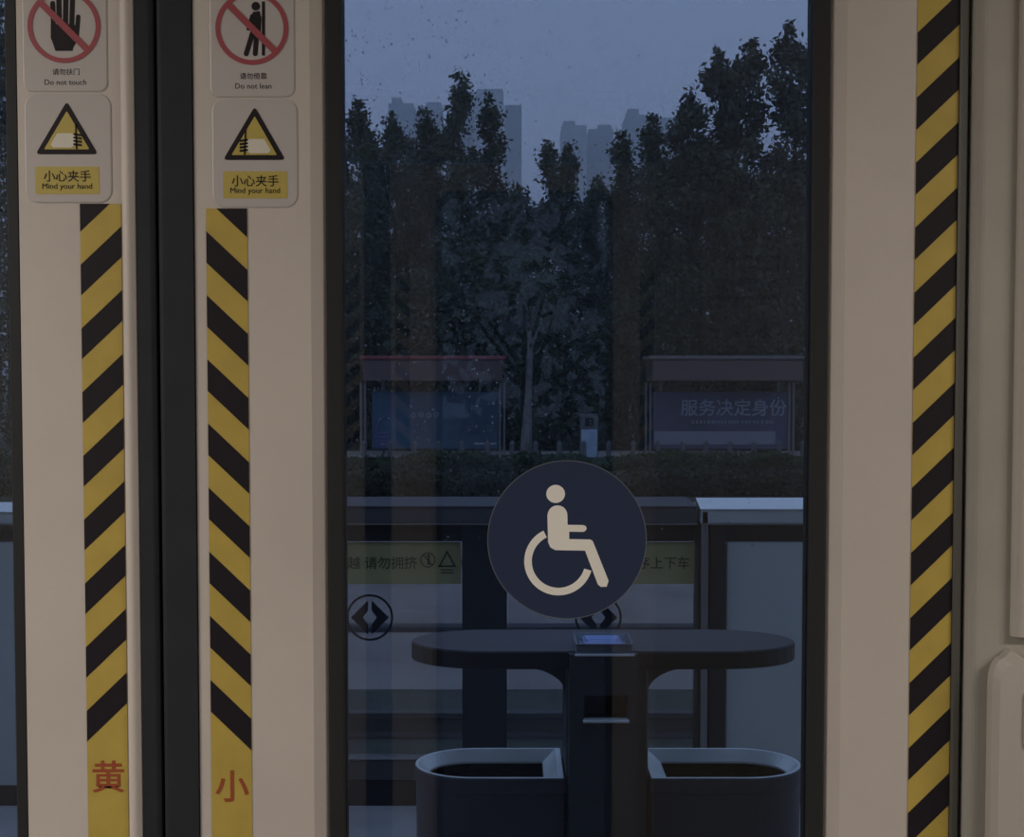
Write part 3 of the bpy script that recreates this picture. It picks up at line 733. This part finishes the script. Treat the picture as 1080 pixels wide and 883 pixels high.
def shelter(posts, roof, lip, ad, label, kind):
    r = empty('bus_shelter', ((PX(posts[0], SY)+PX(posts[-1], SY))/2, SY, SG), label, 'bus shelter', 'bus shelters across the road')
    for px in posts:
        for d in (-2.3, 2.3):
            mb = MB(); x = PX(px+d, SY); mb.cbox(x-.03, x+.03, SY-.03, SY+.03, SG, PZ(404, SY), .008); mb.build('post', M['shmetal'], r)
    ra, rb = PX(roof[0], SY), PX(roof[1], SY)
    mb = MB(); mb.cbox(ra, rb, SY-.9, SY+.5, PZ(402, SY), PZ(380, SY), .03); mb.build('roof_fascia', M['shroof'], r)
    mb = MB(); mb.cbox(ra-.1, rb+.1, SY-.95, SY+.55, PZ(380, SY)+.004, PZ(376, SY), .02); mb.build('roof_lip', lip, r)
    aa, ab = PX(ad[0], SY), PX(ad[1], SY); z0, z1 = PZ(474, SY), PZ(413, SY)
    for x in (ra+.4, rb-.4):
        mb = MB(); mb.tube((x, SY+.3, SG), (x, SY+.3, PZ(402, SY)+.002), .05, n=10); mb.build('rear_post', M['shmetal'], r)
    mb = MB(); mb.cbox(aa, ab, SY+.04, SY+.2, z0, z1, .02); pan = mb.build('advert_board', M['adblue'] if kind == 0 else M['adnavy'], r)
    if kind == 0:
        mb = MB(); zz = PZ(438, SY)
        for i, px in enumerate((436, 444, 452, 460)): fix_normals(MB().ring_xz(PX(px, SY), zz + .02*(i % 2), .07, .045, SY+.02, SY+.039, n=14).build('advert_mark', M['adwhite'], r))
        mb.box(PX(500, SY), PX(523, SY), SY+.02, SY+.039, PZ(469, SY), PZ(467, SY))
        fix_normals(mb.build('advert_line', M['adwhite'], r))
        mb = MB()      # bottle outline
        pts = [(411, 414), (411, 434), (407, 438), (400, 444), (397, 450), (397, 472)]
        for i in range(len(pts)-1):
            a = P(*pts[i], SY); b = P(*pts[i+1], SY)
            mb.tube((a.x, SY+.02, a.z), (b.x, SY+.02, b.z), .02, n=6)
        for k in range(4): mb.box(PX(398, SY), PX(410, SY), SY+.02, SY+.039, PZ(458+k*4, SY), PZ(456+k*4, SY))
        fix_normals(mb.build('bottle_picture', M['adpurple'], r))
    else:
        mb = MB(); mb.box(PX(690, SY), PX(818, SY), SY+.015, SY+.039, PZ(469, SY), PZ(455, SY)); mb.build('advert_band', M['adgrey'], r)
        text('lettering', '服务决定身份', PX(774, SY), PZ(430, SY), .50, SY+.03, M['adwhite'], r, bold=.004, thick=.006)
        rr = random.Random(5); x = 730
        while x < 815: MB().box(PX(x, SY), PX(x+rr.uniform(1.2, 2.6), SY), SY+.02, SY+.039, PZ(447, SY), PZ(443.5, SY)).build('small_print', M['adnote'], r); x += rr.uniform(3, 4.5)
    return r
shelter((383, 529.5), (388, 530), M['shred'], (392, 526), 'bus shelter with red roof lip and blue green advert, left of the pale trunk', 0)
shelter((683.5, 834.5), (683, 838), M['shgrey'], (688, 831), 'bus shelter with grey roof lip and lettered navy advert, on the right', 1)
# information pillar
IY = 30.6; ip = empty('information_pillar', (PX(621, IY), IY, GZ+.03), 'slim information pillar with pale blue panel between the bus shelters', 'information pillar')
mb = MB(); mb.cbox(PX(612, IY), PX(631, IY), IY, IY+.2, GZ+.03, PZ(437, IY), .02); mb.build('pillar_body', M['bollard'], ip)
M['ipblue'] = mat('pillar_blue', (0.38, 0.50, 0.62), 0.5, var=.15, vscale=4)
mb = MB(); mb.box(PX(613.2, IY), PX(629.8, IY), IY-.015, IY-.001, PZ(482, IY), PZ(453, IY)); mb.build('blue_panel', M['ipblue'], ip)
mb = MB()
a, b, c_, d = PX(614.5, IY), PX(628.5, IY), PZ(451, IY), PZ(439.5, IY); mb.ring_xz((a+b)/2, (c_+d)/2, .15, .10, IY-.012, IY-.002, n=4, a0=pi/4, a1=pi/4+2*pi)
mb.box(a+.12, a+.16, IY-.012, IY-.002, c_+.06, d-.05); mb.box(a+.12, b-.12, IY-.012, IY-.002, c_+.13, c_+.16)
fix_normals(mb.build('pictogram', M['ink'], ip))
# made-up board and pole that draw a faint reflected outline
SB = 31.0; sg = empty('road_sign', (PX(561, SB), SB, GZ+.05), 'plain dark board on a pole behind the pale leaning trunk', 'sign')
mb = MB(); mb.cbox(PX(526, SB), PX(564, SB), SB, SB+.06, PZ(349, SB), PZ(325, SB), .01); mb.build('sign_board', mat('sign_board_dark', (.075, .07, .075), .6), sg)
mb = MB(); mb.tube((PX(560, SB), SB+.09, GZ+.05), (PX(560, SB), SB+.09, PZ(328, SB)), .03, n=10); mb.build('pole', M['shmetal'], sg)

# --- trees
M['bark'] = mat('dark_bark', (0.05, 0.042, 0.036), .9, var=.3, vscale=4)
LEAFSIZE = .088
M['palebark'] = mat('pale_bark', (0.21, 0.19, 0.18), .9, var=.45, vscale=7)
LM = [leafmat('poplar_leaves', (0.078, 0.100, 0.060)), leafmat('broad_leaves', (0.088, 0.096, 0.060)), leafmat('bush_leaves', (0.062, 0.086, 0.056))]
def tree(px, top, hw, Y, kind, label, seed, base_frac=.12, leaves=5200, bark='bark', loose=0.0, name=None):
    rnd = random.Random(seed)
    x = PX(px, Y); zt = PZ(top, Y); z0 = GZ; H = zt - z0; R = hw/F*Y
    r = empty(name or ('poplar_tree' if kind == 0 else 'broadleaf_tree'), (x, Y, z0), label, 'tree', 'trees across the road')
    mb = MB(); p = Vector((x, Y, z0)); n = 6; rad = .05 + H*.011
    pts = [p + Vector((rnd.gauss(0, .05)*i, rnd.gauss(0, .04)*i, H*.93*i/n)) for i in range(n+1)]
    pts[n].x = x; pts[n].y = Y
    for i in range(n): mb.tube(pts[i], pts[i+1], rad*(1-.9*i/n), rad*(1-.9*(i+1)/n), n=7)
    clusters = []
    nb = 46 if kind == 0 else 60
    for b in range(nb):
        t = base_frac + (1-base_frac)*(b+rnd.random())/nb
        if kind == 0: prof = min(1, (1-t)*1.75+.02) * (.65+.35*rnd.random()) * min(1, .5 + t*2)
        else: prof = math.sqrt(max(0.03, 1-((t-.55)/.47)**2)) * (.45+.6*rnd.random())
        a = rnd.uniform(0, 2*pi); rr = R*prof
        k = min(n-1, int(t/.93*n)); fr = min(1, t/.93*n - k); base = pts[k].lerp(pts[min(n, k+1)], fr)
        tip = base + Vector((rr*cos(a), rr*sin(a), rr*(.85 if kind == 0 else .35)*min(1, (1-t)*4+.1)))
        tip.z = min(tip.z, zt - .12)
        if rr > .4: mb.tube(base - Vector((0, 0, min(.5, rr*.3))), tip, .012+.02*rr*.5, .006, n=4)
        m = 3 if rr > .5 else 2
        for j in range(m): clusters.append((base.lerp(tip, .35+.65*(j+1)/m), .14+.13*rr*(.6 if kind else .55)))
    for q in range(3): clusters.append((Vector((x+rnd.gauss(0, .07), Y, zt-.15-.3*q)), .10+.06*q))
    mb.build('trunk', M[bark], r)
    lb = MB(); per = max(10, int(leaves/len(clusters))); cs = []
    for c, s in clusters:
        s *= (1-.35*loose)
        for _ in range(per): cs.append(c + Vector((rnd.gauss(0, s), rnd.gauss(0, s), rnd.gauss(0, s*1.15))))
    leaf_quads(cs, .088 if kind == 0 else .10, rnd, lb)
    lb.build('foliage', LM[0 if kind == 0 else 1], r)
    return r
TL = [ # px, top, halfwidth px, distance, kind, description
 (170,120,60,38,0,'dark poplar well left of the tall window'), (245,104,50,37,0,'dark poplar hidden mostly behind the door panel left of the window'),
 (-20,-70,70,34,0,'dark poplar at the far left beyond the door window'), (60,-30,60,35,0,'tall dark poplar behind the leftmost door panel'), (-40,-60,60,36.5,0,'tall dark poplar beyond the far left window, outermost'), (15,-80,60,37.5,0,'dark poplar behind the left door panels'), (320,112,45,40,0,'dark poplar just left of the tall window'),
 (352,108,38,38,0,'dark tree cut by the left edge of the window'), (379,105,26,36,0,'slim dark tree second from the left edge of the window'), (414,120,36,40,0,'dark tree in front of the lowest distant tower at the left'),
 (449,114,32,38,0,'dark tree just left of the tallest spire'), (487,76,26,36,0,'pointed spire tree, tallest in the left half of the window'), (517,100,28,37,0,'pointed tree just right of the tallest spire'),
 (548,196,30,42,0,'lower tree at the left of the gap in the treeline'), (578,150,16,40,0,'slim pointed tree in the middle of the gap'), (600,152,16,41,0,'small pointed tree right of the slim one in the gap'),
 (629,186,26,43,0,'lowest tree at the right of the gap'), (655,138,24,38,0,'pointed tree left of the brownish broad crowns'), (686,120,36,36,0,'dark tree below the distant towers at the right'),
 (722,97,26,35,1,'bushy tree left of the tallest crown'), (757,52,24,35.5,1,'airy tree leaning on the tallest crown from the left'), (786,42,28,34,1,'airy crown second tallest on the right'),
 (830,24,30,33.4,1,'tallest airy tree at the upper right of the window'), (862,46,26,34.6,1,'airy tree at the right edge of the window'), (900,38,50,35,1,'tall tree cut by the right edge of the window'),
 (940,60,60,37,1,'tree hidden behind the right door panel'), (1020,50,70,38,1,'tree far right behind the cabin wall')]
for i, (px, top, hw, Y, kind, lab) in enumerate(TL):
    inview = 340 < px < 890
    tree(px, top, hw, Y+.6, kind, lab, 40+i, leaves=(7600 if kind else 6800) if inview else 3000, loose=.3 if kind else 0)
# leaning pale trunk in front
# second row that closes the treeline
for i in range(15):
    px = 345 + i*38; top = (130, 132, 134, 138, 155, 204, 212, 212, 200, 160, 146, 190, 176, 160, 150)[i]
    tree(px, top, 36, 47 + (i % 3)*1.6, 1, 'dense dark tree in the second row behind the front treeline, %s from the left' % ORD[i], 90+i, leaves=7600, base_frac=.05, name='background_tree')
for i, (px, top) in enumerate(((-95, 20), (-50, -10), (-5, -30), (60, 10), (125, 70), (185, 110), (240, 140), (295, 150), (920, 110), (965, 90), (1015, 100), (1070, 90))):
    tree(px, top, 44, 47.5 + (i % 3)*1.6, 1, 'dense dark tree behind the front treeline beyond the tall window, %s from the left' % ORD[i], 190+i, leaves=4200, base_frac=.05, name='background_tree')
rnd = random.Random(11); TY = 30.0
lt = empty('pale_trunk_tree', (PX(553, TY), TY, GZ), 'leaning pale barked trunk with a thin crown between the shelters', 'tree')
mb = MB(); pp = [(552, 500), (554, 460), (557, 425), (558, 395), (559, 360), (556, 330), (550, 290)]; rd = [.13, .115, .10, .085, .07, .05, .03]
for i in range(6):
    a, b = P(*pp[i], TY), P(*pp[i+1], TY); mb.tube(a, b, rd[i], rd[i+1], n=9)
mb.tube(P(559, 370, TY), P(572, 335, TY), .04, .02, n=6)
mb.build('trunk', M['palebark'], lt)
lb = MB(); cs = []
for c, s in ((P(548, 285, TY), .45), (P(575, 325, TY), .3), (P(560, 300, TY), .45), (P(535, 310, TY), .3)):
    cs += [c + Vector((rnd.gauss(0, s), rnd.gauss(0, s), rnd.gauss(0, s))) for _ in range(420)]
leaf_quads(cs, .08, rnd, lb); lb.build('foliage', LM[0], lt)
# understorey bushes behind the shelters
BL = [(-80, 120), (-30, 60), (20, 40), (300, 330), (350, 300), (395, 320), (440, 290), (485, 310), (530, 300), (575, 335), (615, 350), (655, 330), (700, 300), (745, 290), (790, 300), (840, 290), (890, 310), (940, 320)]
for i, (px, top) in enumerate(BL):
    rnd = random.Random(200+i); Y = 34.6 + (i % 3)*.5; x = PX(px, Y); zt = PZ(top, Y); R = 1.05
    r = empty('understorey_bush', (x, Y, GZ), 'dark rounded bush under the trees, %s from the left of the row' % ORD[i], 'bush', 'bushes under the trees')
    mb = MB()
    for k in range(7):
        a = 2*pi*k/7; mb.tube((x, Y, GZ), (x + .6*cos(a), Y + .5*sin(a), GZ + (zt-GZ)*.8), .04, .012, n=5)
    mb.build('stems', M['bark'], r)
    lb = MB(); cs = []
    for _ in range(3400):
        t = rnd.random(); rr = R*math.sqrt(max(.05, 1-(2*t-1)**4))*rnd.uniform(.3, 1)**.5; a = rnd.uniform(0, 2*pi)
        cs.append(Vector((x + rr*cos(a), Y + rr*.8*sin(a), GZ + .05 + (zt-GZ)*t + rnd.gauss(0, .12))))
    leaf_quads(cs, .10, rnd, lb); lb.build('foliage', LM[2], r)

# --- distant towers
M['tower'] = mat('tower_render', (0.50, 0.56, 0.60), .9, var=.05, vscale=.3)  # pale bluish tower tones carry part of the distance haze
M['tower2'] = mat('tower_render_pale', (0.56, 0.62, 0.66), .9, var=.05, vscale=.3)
BD = 420.0
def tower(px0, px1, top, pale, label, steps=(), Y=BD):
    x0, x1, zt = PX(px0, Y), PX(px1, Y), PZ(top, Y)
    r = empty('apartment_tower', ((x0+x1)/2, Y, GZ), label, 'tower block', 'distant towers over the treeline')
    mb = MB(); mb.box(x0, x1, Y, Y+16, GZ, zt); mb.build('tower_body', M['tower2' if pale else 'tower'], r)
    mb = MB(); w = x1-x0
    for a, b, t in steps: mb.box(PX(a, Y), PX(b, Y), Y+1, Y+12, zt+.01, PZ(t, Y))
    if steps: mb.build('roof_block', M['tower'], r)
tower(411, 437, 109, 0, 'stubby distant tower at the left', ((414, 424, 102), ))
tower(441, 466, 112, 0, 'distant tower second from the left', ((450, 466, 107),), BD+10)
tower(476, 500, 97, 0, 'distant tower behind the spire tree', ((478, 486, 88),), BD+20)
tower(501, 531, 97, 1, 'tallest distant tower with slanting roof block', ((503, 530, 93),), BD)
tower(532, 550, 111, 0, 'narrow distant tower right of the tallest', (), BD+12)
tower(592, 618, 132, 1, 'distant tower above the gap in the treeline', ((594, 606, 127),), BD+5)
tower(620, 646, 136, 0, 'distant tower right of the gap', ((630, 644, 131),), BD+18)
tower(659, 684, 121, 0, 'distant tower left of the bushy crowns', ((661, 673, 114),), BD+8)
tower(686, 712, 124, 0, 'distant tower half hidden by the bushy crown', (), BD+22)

# unseen trees added behind the tram to break up the window reflection
for i, (x, zt) in enumerate(((-9.5, 5.6), (-6.6, 6.4), (-3.9, 5.2), (-1.9, 6.6), (.2, 4.3), (2.5, 6.8), (5.2, 6.2), (8.2, 5.6))):
    rnd = random.Random(300+i); Y = -13 - (i % 2)*1.2
    r = empty('broadleaf_tree', (x, Y, GZ), 'tree outside the opposite doors behind the viewer, %s from the left' % ORD[i], 'tree', 'trees behind the tram')
    mb = MB(); mb.tube((x, Y, GZ), (x, Y, zt*.6), .14, .05, n=8)
    for k in range(5): a = 2*pi*k/5; mb.tube((x, Y, zt*.25+.2*k), (x+cos(a), Y+sin(a), zt*.5+.2*k), .05, .015, n=5)
    mb.build('trunk', M['bark'], r)
    lb = MB(); cs = []
    for _ in range(520):
        a = rnd.uniform(0, 2*pi); t = rnd.random(); rr = 1.6*math.sqrt(max(.05, 1-(2*t-1)**2))*rnd.uniform(.2, 1)**.5
        cs.append(Vector((x+rr*cos(a), Y+rr*sin(a), .6 + (zt-.6)*t)))
    leaf_quads(cs, .16, rnd, lb); lb.build('foliage', LM[1], r)

# --- thin evening mist over the road, the trees and the towers beyond
mm = bpy.data.materials.new('evening_mist'); mm.use_nodes = True; nt = mm.node_tree; nt.nodes.clear()
mo = nt.nodes.new('ShaderNodeOutputMaterial'); vs_ = nt.nodes.new('ShaderNodeVolumeScatter')
vs_.inputs['Color'].default_value = (.96, .98, 1, 1); vs_.inputs['Density'].default_value = .0026; vs_.inputs['Anisotropy'].default_value = .2
nt.links.new(vs_.outputs[0], mo.inputs['Volume'])
o = MB().box(-260, 260, 8.5, 560, GZ+.08, 64).build('mist', mm)
tag(o, 'thin bluish evening mist over the road, the trees and the distant towers', 'mist', kind='stuff')
